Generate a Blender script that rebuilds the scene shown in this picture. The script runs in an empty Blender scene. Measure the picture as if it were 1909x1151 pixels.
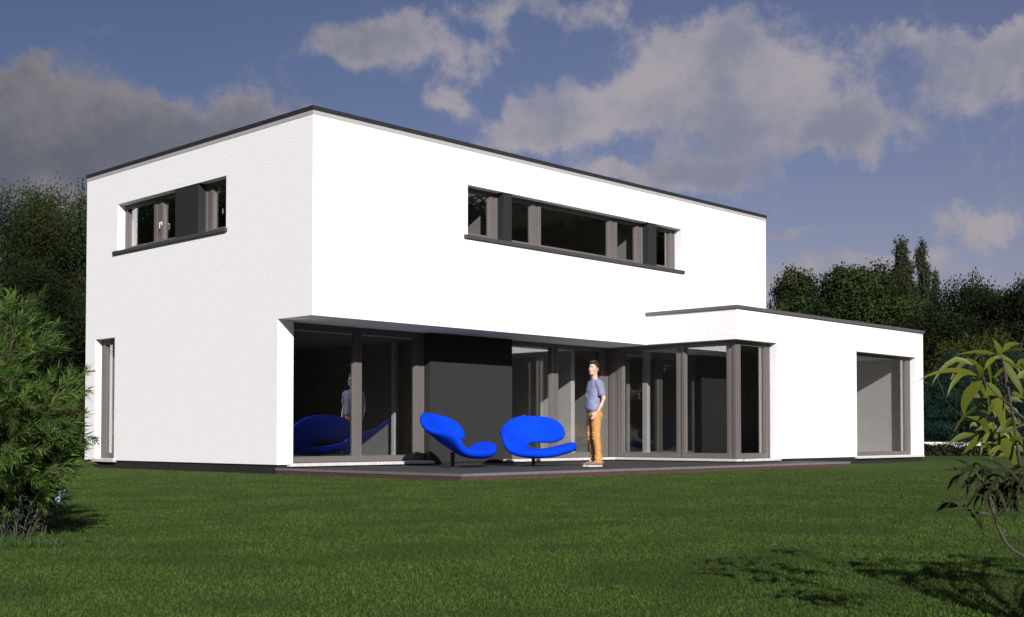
import bpy, bmesh, math, random
import numpy as np
from mathutils import Vector, Matrix
R_ = math.radians
SC = bpy.context.scene
COL = SC.collection

# ------------------------------------------------------------ camera
cam_d = bpy.data.cameras.new("camera"); cam = bpy.data.objects.new("camera", cam_d); COL.objects.link(cam)
CAM = np.array([-11.4107, -15.2213, 0.4637])
YAW, PIT, F_, PY = 0.80723, 0.02754, 2257.82, 175.21     # focal length in pixels of the 1909 px frame, vertical lens shift
cam.location = CAM
cam.rotation_euler = (math.pi/2 + PIT, 0, -YAW)
cam_d.sensor_width = 36; cam_d.lens = F_/1909*36; cam_d.shift_y = PY/1909
cam_d.clip_start = 0.05; cam_d.clip_end = 5000
SC.camera = cam
FW = np.array([math.sin(YAW)*math.cos(PIT), math.cos(YAW)*math.cos(PIT), math.sin(PIT)])
RT = np.array([math.cos(YAW), -math.sin(YAW), 0]); UP = np.cross(RT, FW)
def ray(x, y): return FW + (x-954.5)/F_*RT + (575.5+PY-y)/F_*UP
def at(x, y, d): return CAM + ray(x, y)*d          # surveyed point at depth d
GZ = -0.15                                         # lawn level
TZ = -0.055                                        # terrace level

# ------------------------------------------------------------ light and view
SUN = Vector((1.168, 1.95, -1.0)).normalized()
SUN_EL = math.asin(-SUN.z)
sd = bpy.data.lights.new("sun", 'SUN'); sd.energy = 4.4; sd.angle = R_(0.5); sd.color = (1.0, 0.965, 0.93)
so = bpy.data.objects.new("sun", sd); COL.objects.link(so)
so.rotation_euler = SUN.to_track_quat('-Z', 'Y').to_euler()
SC.view_settings.view_transform = 'Standard'; SC.view_settings.look = 'None'
SC.view_settings.exposure = 0.55; SC.view_settings.gamma = 1.0; SC.view_settings.use_curve_mapping = False
SC.cycles.max_bounces = 8; SC.cycles.transparent_max_bounces = 24; SC.cycles.glossy_bounces = 5

# ------------------------------------------------------------ node helpers
class NT:
    def __init__(s, tree): s.t = tree; s.n = tree.nodes; s.l = tree.links
    def add(s, typ, **kw):
        n = s.n.new(typ)
        for k, v in kw.items(): setattr(n, k, v)
        return n
    def put(s, sock, v):
        if isinstance(v, bpy.types.NodeSocket): s.l.new(v, sock)
        elif v is not None: sock.default_value = v
    def m(s, op, a, b=None, c=None, clamp=False):
        n = s.add('ShaderNodeMath', operation=op, use_clamp=clamp)
        s.put(n.inputs[0], a)
        if b is not None: s.put(n.inputs[1], b)
        if c is not None: s.put(n.inputs[2], c)
        return n.outputs[0]
    def noise(s, vec, scale, detail=3, rough=0.55, dist=0.0):
        n = s.add('ShaderNodeTexNoise'); s.put(n.inputs['Vector'], vec)
        n.inputs['Scale'].default_value = scale; n.inputs['Detail'].default_value = detail
        n.inputs['Roughness'].default_value = rough; n.inputs['Distortion'].default_value = dist
        return n.outputs['Fac']
    def mix(s, f, a, b):
        n = s.add('ShaderNodeMix', data_type='RGBA')
        s.put(n.inputs[0], f); s.put(n.inputs[6], a); s.put(n.inputs[7], b)
        return n.outputs[2]
    def smooth(s, v, lo, hi, a=0.0, b=1.0):
        n = s.add('ShaderNodeMapRange', interpolation_type='SMOOTHSTEP')
        s.put(n.inputs['Value'], v)
        for k, q in (('From Min', lo), ('From Max', hi), ('To Min', a), ('To Max', b)): n.inputs[k].default_value = q
        return n.outputs['Result']
def c4(c): return (c[0], c[1], c[2], 1.0)

# ------------------------------------------------------------ sky
def build_sky():
    w = bpy.data.worlds.new("World"); SC.world = w; w.use_nodes = True
    t = NT(w.node_tree); t.n.clear()
    out = t.add('ShaderNodeOutputWorld'); bg = t.add('ShaderNodeBackground'); bg.inputs['Strength'].default_value = 0.06
    sky = t.add('ShaderNodeTexSky', sky_type='NISHITA'); sky.sun_disc = False
    sky.sun_elevation = SUN_EL; sky.sun_rotation = math.atan2(-SUN.x, -SUN.y)
    sky.air_density = 1.0; sky.dust_density = 0.6; sky.ozone_density = 2.0
    tc = t.add('ShaderNodeTexCoord'); d = tc.outputs['Generated']
    sep = t.add('ShaderNodeSeparateXYZ'); t.l.new(d, sep.inputs[0])
    deg = 180/math.pi
    az = t.m('MULTIPLY', t.m('ARCTAN2', sep.outputs[0], sep.outputs[1]), deg)
    el = t.m('MULTIPLY', t.m('ARCSINE', sep.outputs[2]), deg)
    wx = t.m('MULTIPLY', t.m('SUBTRACT', t.noise(d, 13, 8, 0.62), 0.5), 6.5)
    wy = t.m('MULTIPLY', t.m('SUBTRACT', t.noise(d, 15.3, 8, 0.62), 0.5), 4.4)
    az = t.m('ADD', az, wx); el = t.m('ADD', el, wy)
    # cumulus banks of this sky: azimuth, elevation, half widths (degrees), density
    blobs = CLOUDS
    acc = None
    for (a, e, ra, re, k) in blobs:
        u = t.m('DIVIDE', t.m('SUBTRACT', az, a), ra); v = t.m('DIVIDE', t.m('SUBTRACT', el, e), re)
        r2 = t.m('ADD', t.m('MULTIPLY', u, u), t.m('MULTIPLY', v, v))
        g = t.m('MULTIPLY', t.m('EXPONENT', t.m('MULTIPLY', r2, -0.9)), k)
        acc = g if acc is None else t.m('ADD', acc, g)
    # fair-weather clouds all round the rest of the sky
    el0 = t.m('MULTIPLY', t.m('ARCSINE', sep.outputs[2]), deg)
    off = t.smooth(t.m('ABSOLUTE', t.m('SUBTRACT', az, 46.0)), 30, 42)
    rest = t.m('MULTIPLY', t.smooth(t.noise(d, 3.2, 5, 0.6), 0.48, 0.66), off)
    acc = t.m('ADD', acc, rest)
    fine = t.noise(d, 30, 12, 0.68, 0.3); mid = t.noise(d, 9.5, 8, 0.62, 0.2)
    dens = t.m('ADD', acc, t.m('ADD', t.m('MULTIPLY', t.m('SUBTRACT', fine, 0.5), 1.15), t.m('MULTIPLY', t.m('SUBTRACT', mid, 0.5), 1.5)))
    mask = t.m('MULTIPLY', t.smooth(dens, 0.18, 0.74), 0.95)
    shade = t.smooth(t.m('ADD', t.m('MULTIPLY', t.noise(d, 10, 9, 0.62), 1.0), t.m('MULTIPLY', acc, -0.16)), 0.20, 0.50)
    bright = t.smooth(az, 24, 46)                       # towards the right the clouds are brighter and whiter
    k = 1.0/(0.06*2**0.55)
    lo = t.mix(bright, c4((.125*k, .130*k, .160*k)), c4((.225*k, .240*k, .315*k)))
    hi = t.mix(bright, c4((.225*k, .212*k, .228*k)), c4((.385*k, .355*k, .390*k)))
    cl = t.mix(shade, lo, hi)
    tint = t.mix(t.smooth(el0, 2, 20), c4(SKY_LOW), c4(SKY_HIGH))
    mul = t.add('ShaderNodeMix', data_type='RGBA', blend_type='MULTIPLY'); mul.inputs[0].default_value = 1
    side = t.mix(t.smooth(az, 22, 68), c4((.86, .88, .92)), c4((1.32, 1.20, 1.17)))
    m2 = t.add('ShaderNodeMix', data_type='RGBA', blend_type='MULTIPLY'); m2.inputs[0].default_value = 1
    t.l.new(tint, m2.inputs[6]); t.l.new(side, m2.inputs[7])
    t.l.new(sky.outputs[0], mul.inputs[6]); t.l.new(m2.outputs[2], mul.inputs[7])
    t.l.new(t.mix(mask, mul.outputs[2], cl), bg.inputs['Color'])
    t.l.new(bg.outputs[0], out.inputs[0])
SKY_LOW = (0.60, 0.48, 0.54); SKY_HIGH = (0.59, 0.51, 0.60)
CLOUDS = [(26.98, 12.86, 6.51, 2.0, 1.05), (24.49, 15.14, 2.61, 1.03, 0.8), (32.84, 14.54, 3.48, 0.96, 1.0), (23.65, 11.23, 5.65, 1.39, 0.85), (30.7, 12.41, 3.93, 1.44, 0.9), (38.5, 17.85, 2.28, 1.21, 0.85), (42.3, 17.85, 3.32, 0.92, 0.75), (42.31, 15.68, 1.91, 0.69, 0.7), (47.67, 19.51, 3.84, 0.84, 0.6), (57.49, 15.71, 3.76, 2.29, 1.0), (51.99, 15.09, 3.56, 1.23, 0.85), (59.92, 13.82, 3.47, 1.16, 0.85), (56.27, 18.09, 3.02, 1.32, 0.7), (62.78, 13.52, 1.47, 0.6, 0.5), (47.03, 14.08, 2.17, 1.29, 1.1), (55.0, 12.12, 2.4, 0.89, 1.15), (50.72, 12.05, 1.53, 0.5, 0.75), (67.15, 15.78, 2.63, 1.49, 0.95), (63.74, 17.22, 2.2, 0.82, 0.7), (68.72, 17.05, 1.66, 1.02, 0.7), (67.75, 9.0, 2.25, 0.7, 0.75), (59.41, 9.17, 1.74, 0.34, 0.55), (64.58, 7.4, 5.8, 0.58, 0.6), (58.67, 7.24, 1.99, 0.62, 0.4)]
build_sky()

# ------------------------------------------------------------ materials
def mat(name, col, rough=0.7, var=0.0, vscale=6.0, bump=0.0, bscale=60.0, col2=None, spec=0.5, metal=0.0, sheen=0.0, detail=4):
    m = bpy.data.materials.new(name); m.use_nodes = True
    t = NT(m.node_tree); b = t.n['Principled BSDF']
    b.inputs['Roughness'].default_value = rough; b.inputs['Metallic'].default_value = metal
    b.inputs['Specular IOR Level'].default_value = spec
    if sheen: b.inputs['Sheen Weight'].default_value = sheen
    tc = t.add('ShaderNodeTexCoord'); o = tc.outputs['Object']
    if var or col2:
        f = t.smooth(t.noise(o, vscale, detail, 0.6), 0.3, 0.7)
        c2 = col2 if col2 else tuple(min(1, x*(1+var)) for x in col)
        c1 = col if col2 else tuple(x*(1-var) for x in col)
        t.l.new(t.mix(f, c4(c1), c4(c2)), b.inputs['Base Color'])
    else: b.inputs['Base Color'].default_value = c4(col)
    if bump:
        bn = t.add('ShaderNodeBump'); bn.inputs['Strength'].default_value = bump; bn.inputs['Distance'].default_value = 0.01
        t.l.new(t.noise(o, bscale, 3, 0.6), bn.inputs['Height']); t.l.new(bn.outputs[0], b.inputs['Normal'])
    return m
def leaf_mat(name, c1, c2, trans=0.3, rough=0.55, spec=0.3, c3=None, nsc=0.5):
    m = bpy.data.materials.new(name); m.use_nodes = True
    t = NT(m.node_tree); b = t.n['Principled BSDF']; out = t.n['Material Output']
    g = t.add('ShaderNodeNewGeometry'); rnd = g.outputs['Random Per Island']
    tc = t.add('ShaderNodeTexCoord')
    col = t.mix(rnd, c4(c1), c4(c2))
    if c3: col = t.mix(t.smooth(t.noise(tc.outputs['Object'], nsc, 3), 0.40, 0.62), col, c4(c3))
    t.l.new(col, b.inputs['Base Color']); b.inputs['Roughness'].default_value = rough
    b.inputs['Specular IOR Level'].default_value = spec
    tr = t.add('ShaderNodeBsdfTranslucent'); t.l.new(col, tr.inputs['Color'])
    mx = t.add('ShaderNodeMixShader'); mx.inputs[0].default_value = trans
    t.l.new(b.outputs[0], mx.inputs[1]); t.l.new(tr.outputs[0], mx.inputs[2]); t.l.new(mx.outputs[0], out.inputs[0])
    return m
def glass_mat(name, refl, tint):
    m = bpy.data.materials.new(name); m.use_nodes = True
    t = NT(m.node_tree); t.n.clear(); out = t.add('ShaderNodeOutputMaterial')
    ge = t.add('ShaderNodeNewGeometry'); dp = t.add('ShaderNodeVectorMath', operation='DOT_PRODUCT')
    t.l.new(ge.outputs['Normal'], dp.inputs[0]); t.l.new(ge.outputs['Incoming'], dp.inputs[1])
    fr = t.m('POWER', t.m('SUBTRACT', 1.0, t.m('ABSOLUTE', dp.outputs['Value']), clamp=True), 5.0)     # Schlick, the same from both sides
    f = t.m('ADD', t.m('MULTIPLY', fr, 1-refl), refl, clamp=True)
    tr = t.add('ShaderNodeBsdfTransparent'); tr.inputs['Color'].default_value = c4(tint)
    gl = t.add('ShaderNodeBsdfGlossy'); gl.inputs['Roughness'].default_value = 0.0; gl.inputs['Color'].default_value = (0.95, 0.96, 0.96, 1)
    mx = t.add('ShaderNodeMixShader'); t.l.new(f, mx.inputs[0]); t.l.new(tr.outputs[0], mx.inputs[1]); t.l.new(gl.outputs[0], mx.inputs[2])
    t.l.new(mx.outputs[0], out.inputs[0])
    return m
M = {}
M['stucco'] = mat('white_stucco', (.815, .80, .83), .9, var=.13, vscale=44, bump=.7, bscale=58, detail=6, spec=.2)
M['inside'] = mat('plaster_unlit_tone', (.30, .295, .285), .9, var=.03, vscale=3)  # room plaster, tone lowered so the rooms look unlit
M['inlight'] = mat('plaster_sunlit_tone', (.74, .72, .71), .9, var=.03, vscale=3)  # same plaster, tone raised to strengthen the sunlit wedges
M['inmid'] = mat('plaster_dim_tone', (.45, .44, .43), .9, var=.03, vscale=3)  # same plaster, in-between tone so the upper rooms look dimmer
M['trim'] = mat('light_grey_trim', (.36, .345, .355), .6, var=.04)
M['cap'] = mat('dark_roof_cap', (.022, .022, .024), .45, var=.15, vscale=8)
M['cap2'] = mat('grey_roof_cap', (.085, .085, .088), .45, var=.1, vscale=8)
M['plinth'] = mat('black_plinth', (.009, .009, .010), .85, var=.3, vscale=12)
M['panel'] = mat('charcoal_render', (.027, .0265, .0265), .9, var=.12, vscale=70, bump=.6, bscale=160, spec=.2, detail=6)
M['pier'] = mat('dark_pier', (.018, .018, .020), .8, var=.1, vscale=50, spec=.3)
M['frame'] = mat('taupe_frame', (.112, .100, .094), .5, var=.05, vscale=14, spec=.4)
M['sill'] = mat('stone_sill', (.52, .50, .49), .7, var=.18, vscale=25)
M['dsill'] = mat('dark_sill', (.060, .056, .055), .45, var=.08)
M['handle'] = mat('white_handle', (.7, .7, .7), .35)
M['glass'] = glass_mat('window_glass', .225, (.95, .955, .95))
M['floor'] = mat('dark_floor', (.03, .026, .022), .45, var=.25, vscale=3)
M['deck'] = mat('anthracite_terrace', (.040, .039, .043), .75, var=.16, vscale=2.2, bump=.3, bscale=90, spec=.25)
M['lip'] = mat('grey_terrace_edge', (.14, .125, .125), .7, var=.1, vscale=10)
M['brown'] = mat('brown_terrace_base', (.060, .030, .027), .8, var=.2, vscale=9)
M['column'] = mat('white_column', (.72, .70, .70), .7, var=.04)

# ------------------------------------------------------------ mesh helpers
def link(name, me, m=None, parent=None, loc=None):
    o = bpy.data.objects.new(name, me); COL.objects.link(o)
    if m is not None: me.materials.append(m)
    if parent is not None: o.parent = parent
    if loc is not None: o.location = loc
    return o
def pymesh(name, v, f, smooth=False):
    me = bpy.data.meshes.new(name); me.from_pydata([tuple(map(float, p)) for p in v], [], [tuple(map(int, q)) for q in f]); me.update()
    if smooth: me.polygons.foreach_set('use_smooth', [True]*len(me.polygons))
    return me
def npmesh(name, V, F):
    """V (n,3); F (m,k) all faces with k corners"""
    V = np.asarray(V, np.float32); F = np.asarray(F, np.int32); k = F.shape[1]
    me = bpy.data.meshes.new(name)
    me.vertices.add(len(V)); me.vertices.foreach_set('co', V.ravel())
    me.loops.add(F.size); me.loops.foreach_set('vertex_index', F.ravel())
    me.polygons.add(len(F)); me.polygons.foreach_set('loop_start', np.arange(0, F.size, k, dtype=np.int32))
    me.update(calc_edges=True); me.validate()
    return me
def thing(name, label, cat, loc=(0, 0, 0), rz=0.0, group=None, kind=None):
    o = bpy.data.objects.new(name, None); COL.objects.link(o); o.empty_display_size = .2
    o.location = loc; o.rotation_euler = (0, 0, rz)
    return tag(o, label, cat, group, kind)
def tag(o, label=None, cat=None, group=None, kind=None):
    for k, v in (('label', label), ('category', cat), ('group', group), ('kind', kind)):
        if v: o[k] = v
    return o
def shell(ops):
    """solid built from boxes added and cut away, one closed skin without inner faces"""
    B = [sorted({round(op[1][i], 4) for op in ops} | {round(op[1][i+1], 4) for op in ops}) for i in (0, 2, 4)]
    C = [np.array([(a+b)/2 for a, b in zip(q[:-1], q[1:])]) for q in B]
    S = np.zeros([len(q) for q in C], bool)
    for sgn, b in ops:
        ix = [(C[i] > b[2*i]) & (C[i] < b[2*i+1]) for i in range(3)]
        S[np.ix_(*ix)] = (sgn == '+')
    P = np.pad(S, 1); verts = {}; V = []; Fc = []
    def vid(i, j, k):
        key = (i, j, k)
        if key not in verts: verts[key] = len(V); V.append((B[0][i], B[1][j], B[2][k]))
        return verts[key]
    for i, j, k in np.argwhere(S):
        for ax, sg in ((0, 1), (0, -1), (1, 1), (1, -1), (2, 1), (2, -1)):
            q = [i+1, j+1, k+1]; q[ax] += sg
            if P[tuple(q)]: continue
            base = [i, j, k]
            if sg > 0: base[ax] += 1
            a, b = [(1, 2), (2, 0), (0, 1)][ax]
            quad = []
            for da, db in ((0, 0), (1, 0), (1, 1), (0, 1)):
                p = base[:]; p[a] += da; p[b] += db; quad.append(vid(*p))
            Fc.append(quad if sg > 0 else quad[::-1])
    return V, Fc
def shellobj(name, ops, m, parent=None, bevel=0.0):
    me = pymesh(name, *shell(ops))
    o = link(name, me, m, parent)
    if bevel:
        bm = bmesh.new(); bm.from_mesh(me); bmesh.ops.dissolve_limit(bm, angle_limit=.01, verts=bm.verts, edges=bm.edges)
        bmesh.ops.bevel(bm, geom=[e for e in bm.edges if e.is_manifold and e.calc_face_angle(0) > .5], offset=bevel, segments=2, affect='EDGES', clamp_overlap=True)
        bm.to_mesh(me); bm.free()
    return o
def boxes(name, lst, m, parent=None, bevel=0.003):
    bm = bmesh.new()
    for (x0, x1, y0, y1, z0, z1) in lst:
        r = bmesh.ops.create_cube(bm, size=1.0)
        for v in r['verts']: v.co = Vector(((x0+x1)/2 + v.co.x*(x1-x0), (y0+y1)/2 + v.co.y*(y1-y0), (z0+z1)/2 + v.co.z*(z1-z0)))
    if bevel: bmesh.ops.bevel(bm, geom=bm.edges[:], offset=bevel, segments=1, affect='EDGES', clamp_overlap=True)
    me = bpy.data.meshes.new(name); bm.to_mesh(me); bm.free()
    return link(name, me, m, parent)
def tube_geo(pts, rad, seg=8, V=None, F=None):
    V = [] if V is None else V; F = [] if F is None else F
    pts = [Vector(p) for p in pts]; n = len(pts)
    if not hasattr(rad, '__len__'): rad = [rad]*n
    up = Vector((0.13, 0.27, 0.95)); prev = None
    for i, p in enumerate(pts):
        d = (pts[min(i+1, n-1)] - pts[max(i-1, 0)]).normalized()
        u = d.cross(up if prev is None else prev.cross(d))
        if u.length < 1e-4: u = d.orthogonal()
        u.normalize(); w = d.cross(u).normalized(); prev = u if prev is None else u
        up = w if False else up
        for k in range(seg):
            a = 2*math.pi*k/seg; V.append(p + (u*math.cos(a) + w*math.sin(a))*rad[i])
        prev = None
        if i:
            b = len(V) - 2*seg
            for k in range(seg): F.append((b+k, b+(k+1) % seg, b+seg+(k+1) % seg, b+seg+k))
    b = len(V) - n*seg
    F.append(tuple(range(b+seg-1, b-1, -1))); F.append(tuple(range(len(V)-seg, len(V))))
    return V, F

# ------------------------------------------------------------ lawn
def build_lawn():
    m = bpy.data.materials.new('lawn_soil'); m.use_nodes = True
    t = NT(m.node_tree); b = t.n['Principled BSDF']; b.inputs['Roughness'].default_value = .95; b.inputs['Specular IOR Level'].default_value = .1
    o = t.add('ShaderNodeTexCoord').outputs['Object']
    n1 = t.noise(o, 42, 6, .75); n2 = t.noise(o, 1.1, 4, .6); n3 = t.noise(o, 160, 3, .7)
    c = t.mix(t.smooth(n1, .32, .68), c4((.032, .060, .012)), c4((.074, .122, .028)))
    c = t.mix(t.m('MULTIPLY', t.smooth(n2, .45, .7), .45), c, c4((.076, .100, .027)))
    c = t.mix(t.m('MULTIPLY', t.smooth(n3, .5, .75), .35), c, c4((.03, .05, .012)))
    t.l.new(c, b.inputs['Base Color'])
    bn = t.add('ShaderNodeBump'); bn.inputs['Strength'].default_value = .9; bn.inputs['Distance'].default_value = .03
    t.l.new(t.m('ADD', n1, t.m('MULTIPLY', n3, .5)), bn.inputs['Height']); t.l.new(bn.outputs[0], b.inputs['Normal'])
    S = 2500
    g = link('lawn', pymesh('lawn', [(-S, -S, GZ), (S, -S, GZ), (S, S, GZ), (-S, S, GZ)], [(0, 1, 2, 3)]), m); g['kind'] = 'structure'
    # short blades on the part of the lawn close to the viewer
    rng = np.random.default_rng(5)
    lf = leaf_mat('grass_blade', (.040, .076, .014), (.090, .140, .029), .22, .7, .04, c3=(.048, .074, .018), nsc=1.3)
    n = 500000
    u = rng.random(n); d = 3.5*(26/3.5)**(u**0.95)
    la = (rng.random(n)*2-1)*(.47*d+.8)
    base = CAM[None, :2] + d[:, None]*np.array([[math.sin(YAW), math.cos(YAW)]]) + la[:, None]*RT[None, :2]
    keep = ~((base[:, 0] > -.1) & (base[:, 1] > -3.42)) & (rng.random(n) < np.clip((26-d)/9, 0, 1)); base = base[keep]; d = d[keep]; n = len(base)
    h = rng.uniform(.006, .018, n)*(.9+d*.015); w = rng.uniform(.0013, .0028, n)*(.6+d*.10)
    a = rng.uniform(0, 2*math.pi, n); lean = rng.uniform(.1, 1.1, n)*h; la_ = rng.uniform(0, 2*math.pi, n)
    V = np.zeros((n, 4, 3)); P0 = np.c_[base, np.full(n, GZ-.002)]
    dx = np.c_[np.cos(a)*w, np.sin(a)*w, np.zeros(n)]; tip = np.c_[np.cos(la_)*lean, np.sin(la_)*lean, h]
    V[:, 0] = P0-dx; V[:, 1] = P0+dx; V[:, 2] = P0+tip*.6+dx*.7; V[:, 3] = P0+tip
    F = np.arange(n)[:, None]*4 + np.array([[0, 1, 2, 3]])
    gr = link('grass', npmesh('grass', V.reshape(-1, 3), F), lf)
    tag(gr, 'short mown green grass covering the lawn in front of the terrace', 'grass', kind='stuff')
build_lawn()

# ------------------------------------------------------------ the white house
house = thing('house', 'white two storey flat roofed house with dark window bands and a low side wing', 'house')
ZS = 2.34; G = -2.19; AX = 8.483; AE = 16.561; HW = 13.07; HD = 7.34; RY = .913; RX = .315
OPS = [('+', (0, HW, 0, HD, ZS, 5.552)), ('+', (0, HW, RY, HD, 0, ZS)),
       ('+', (AX, AE, G, 5, ZS, 2.93)), ('+', (AX, AE, G, 5, 0, ZS)),
       ('-', (.3, 12.77, .3, 7.04, 2.7, 5.2)),
       ('-', (RX, 8.8, 0, 1.26, 0, ZS)), ('-', (RX, 12.75, 1.26, 7.0, 0, ZS)),
       ('-', (AX, 9.945, G, 1.26, 0, ZS)), ('-', (9.945, 16.25, -1.85, 4.7, 0, ZS)), ('-', (8.8, 9.945, 1.0, 4.7, 0, ZS)),
       ('-', (13.25, 16.18, G, -1.85, .012, ZS)), ('-', (0, RX, 6.18, 6.95, .03, ZS)),
       ('-', (3.364, 9.725, 0, .3, 3.995, 4.882)), ('-', (0, .3, 2.41, 6.11, 3.985, 4.88))]
wall = shellobj('wall', OPS, M['stucco'], house)
# rooms: plaster lining just inside the shell
def room(name, x0, x1, y0, y1, z0, z1, holes=(), m='inside'):
    t = .02
    ops = [('+', (x0, x1, y0, y1, z0, z1)), ('-', (x0+t, x1-t, y0+t, y1-t, z0+t, z1-t))] + [('-', h) for h in holes]
    return shellobj(name, ops, M[m], house)
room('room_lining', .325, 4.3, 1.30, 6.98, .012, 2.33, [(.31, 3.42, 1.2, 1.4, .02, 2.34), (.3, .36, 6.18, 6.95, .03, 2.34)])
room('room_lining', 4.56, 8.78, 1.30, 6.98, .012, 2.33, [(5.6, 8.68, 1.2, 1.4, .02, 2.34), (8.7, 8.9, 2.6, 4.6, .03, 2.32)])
room('room_lining', 12.78, 16.24, -1.84, 4.68, .012, 2.33, [(13.25, 16.18, -1.9, -1.8, .03, 2.34)], 'inlight')
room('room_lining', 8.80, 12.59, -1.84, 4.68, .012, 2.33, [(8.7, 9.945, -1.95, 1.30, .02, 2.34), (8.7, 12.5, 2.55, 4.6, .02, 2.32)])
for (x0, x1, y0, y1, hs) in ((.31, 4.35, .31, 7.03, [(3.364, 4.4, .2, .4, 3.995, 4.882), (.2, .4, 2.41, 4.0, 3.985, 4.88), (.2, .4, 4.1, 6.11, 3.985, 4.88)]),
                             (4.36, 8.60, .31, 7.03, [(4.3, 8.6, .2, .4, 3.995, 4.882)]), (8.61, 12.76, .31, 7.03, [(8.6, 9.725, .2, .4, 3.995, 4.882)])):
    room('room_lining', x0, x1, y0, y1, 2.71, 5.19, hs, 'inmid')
boxes('partition', [(12.6, 12.775, -1.85, 4.69, 0.006, 2.335)], M['inside'], house, 0)
link('floor', pymesh('floor', [(RX, 1.2, .004), (16.25, 1.2, .004), (16.25, 6.95, .004), (RX, 6.95, .004)], [(0, 1, 2, 3)]), M['floor'], house)
link('floor', pymesh('floor', [(8.75, -1.98, .0045), (16.2, -1.98, .0045), (16.2, 1.19, .0045), (8.75, 1.19, .0045)], [(0, 1, 2, 3)]), M['floor'], house)
shellobj('plinth', [('+', (.03, 13.04, 1.16, 7.31, -.3, -.003)), ('+', (.03, RX-.012, .943, 1.16, -.3, -.003)),
                    ('+', (8.72, 16.53, -2.02, 4.97, -.3, -.003)), ('+', (9.99, 16.53, -2.16, -2.02, -.3, -.003))], M['plinth'], house)
def rim(name, x0, x1, y0, y1, z0, z1, w, m):
    return shellobj(name, [('+', (x0, x1, y0, y1, z0, z1)), ('-', (x0+w, x1-w, y0+w, y1-w, z1-.03, z1))], m, house, .004)
rim('roof_cap', -.014, HW+.03, -.014, HD+.03, 5.555, 5.622, .3, M['cap'])
shellobj('roof_trim', [('+', (-.006, HW+.006, -.006, HD+.006, 5.487, 5.549)), ('-', (.01, HW-.01, .01, HD-.01, 5.4, 5.6))], M['trim'], house)
shellobj('roof_cap', [('+', (AX-.035, AE+.035, G-.035, 5.035, 2.932, 3.0)), ('-', (AX-.1, HW+.003, -.003, 5.1, 2.9, 3.1)),
                      ('-', (AX+.3, AE-.3, G+.3, 4.7, 2.97, 3.1))], M['cap2'], house, .004)
boxes('wall_panel', [(3.42, 5.574, 1.03, 1.5, TZ+.03, ZS-.002)], M['panel'], house, .004)
boxes('wall_panel', [(3.425, 5.57, 1.05, 1.49, TZ, TZ+.03)], M['plinth'], house, 0)

def window(label, frames, panes, sills=(), sillmat='sill', piers=(), handles=()):
    w = boxes('window', frames, M['frame'], house); w['label'] = label
    for q in panes: boxes('pane', [q], M['glass'], w, 0)
    for s in sills: boxes('sill', [s], M[sillmat], w, .004)
    for p in piers: boxes('pier', [p], M['pier'], w, .003)
    for h in handles: boxes('handle', h, M['handle'], w, .003)
    return w
def vframe(segs, axis, f0, f1, z0, z1, top, bot):
    """bars and panes of one window row; segs = [(kind, a, b)] along the wall, f0..f1 the frame depth"""
    fr, pn = [], []
    def bx(a, b, d0, d1, z0, z1): return (a, b, d0, d1, z0, z1) if axis == 'y' else (d0, d1, a, b, z0, z1)
    for k, a, b in segs:
        if k == 'f' and b-a > .12:                                   # two profiles with a set-back cover strip between them
            c = (b-a)*.34; fr += [bx(a, a+c, f0, f1, z0, z1), bx(a+c, b-c, f0+.014, f1-.006, z0+.001, z1-.001), bx(b-c, b, f0+.002, f1-.001, z0, z1)]
        elif k == 'f': fr.append(bx(a, b, f0, f1, z0, z1))
        elif k == 'r': fr += [bx(a, b, f0+.02, f1-.01, z1-top, z1-.004), bx(a, b, f0+.02, f1-.01, z0+.004, z0+bot)]
        else:
            fr.append(bx(a, b, f0+.004, f1-.002, z1-top, z1)); fr.append(bx(a, b, f0+.004, f1-.002, z0, z0+bot))
            s = .022; e = f0+.018                                   # slim sash set back in the frame
            fr.append(bx(a, a+s, e, f1-.006, z0+bot, z1-top)); fr.append(bx(b-s, b, e, f1-.006, z0+bot, z1-top))
            pn.append(bx(a+s*.5, b-s*.5, (f0+f1)/2+.01, (f0+f1)/2+.018, z0+bot-.01, z1-top+.01))
    return fr, pn
# upper front band
f, p = vframe([('f', 3.37, 3.44), ('g', 3.44, 4.10), ('f', 4.10, 4.30), ('r', 4.30, 4.47), ('g', 4.47, 5.21), ('f', 5.21, 5.455), ('g', 5.455, 7.51), ('f', 7.51, 7.755),
               ('g', 7.755, 8.39), ('f', 8.39, 8.62), ('r', 8.62, 8.85), ('g', 8.85, 9.55), ('f', 9.55, 9.72)], 'y', .165, .245, 4.0, 4.878, .07, .075)
window('long taupe band window of five panes between two dark piers', f, p, [(3.27, 9.80, -.045, .16, 3.93, 3.993)], 'dsill',
       [(4.285, 4.50, .012, .30, 3.999, 4.879), (8.60, 8.865, .012, .30, 3.999, 4.879)])
# upper left band
f, p = vframe([('f', 6.02, 6.105), ('g', 5.04, 6.02), ('f', 4.72, 5.04), ('g', 4.0, 4.72), ('r', 3.34, 4.0), ('f', 3.06, 3.34), ('g', 2.46, 3.06), ('f', 2.415, 2.46)],
              'x', .15, .23, 3.99, 4.876, .07, .075)
window('taupe band window with a broad dark panel in the side wall', f, p, [(-.045, .145, 2.37, 6.24, 3.925, 3.983)], 'dsill',
       [(.012, .30, 3.30, 4.06, 3.989, 4.877)],
       [[(.14, .150, 4.745, 4.77, 4.33, 4.40), (.105, .14, 4.75, 4.765, 4.37, 4.385), (.10, .112, 4.75, 4.765, 4.27, 4.385)],
        [(.265, .280, 2.93, 2.945, 4.33, 4.42)]])
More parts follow.
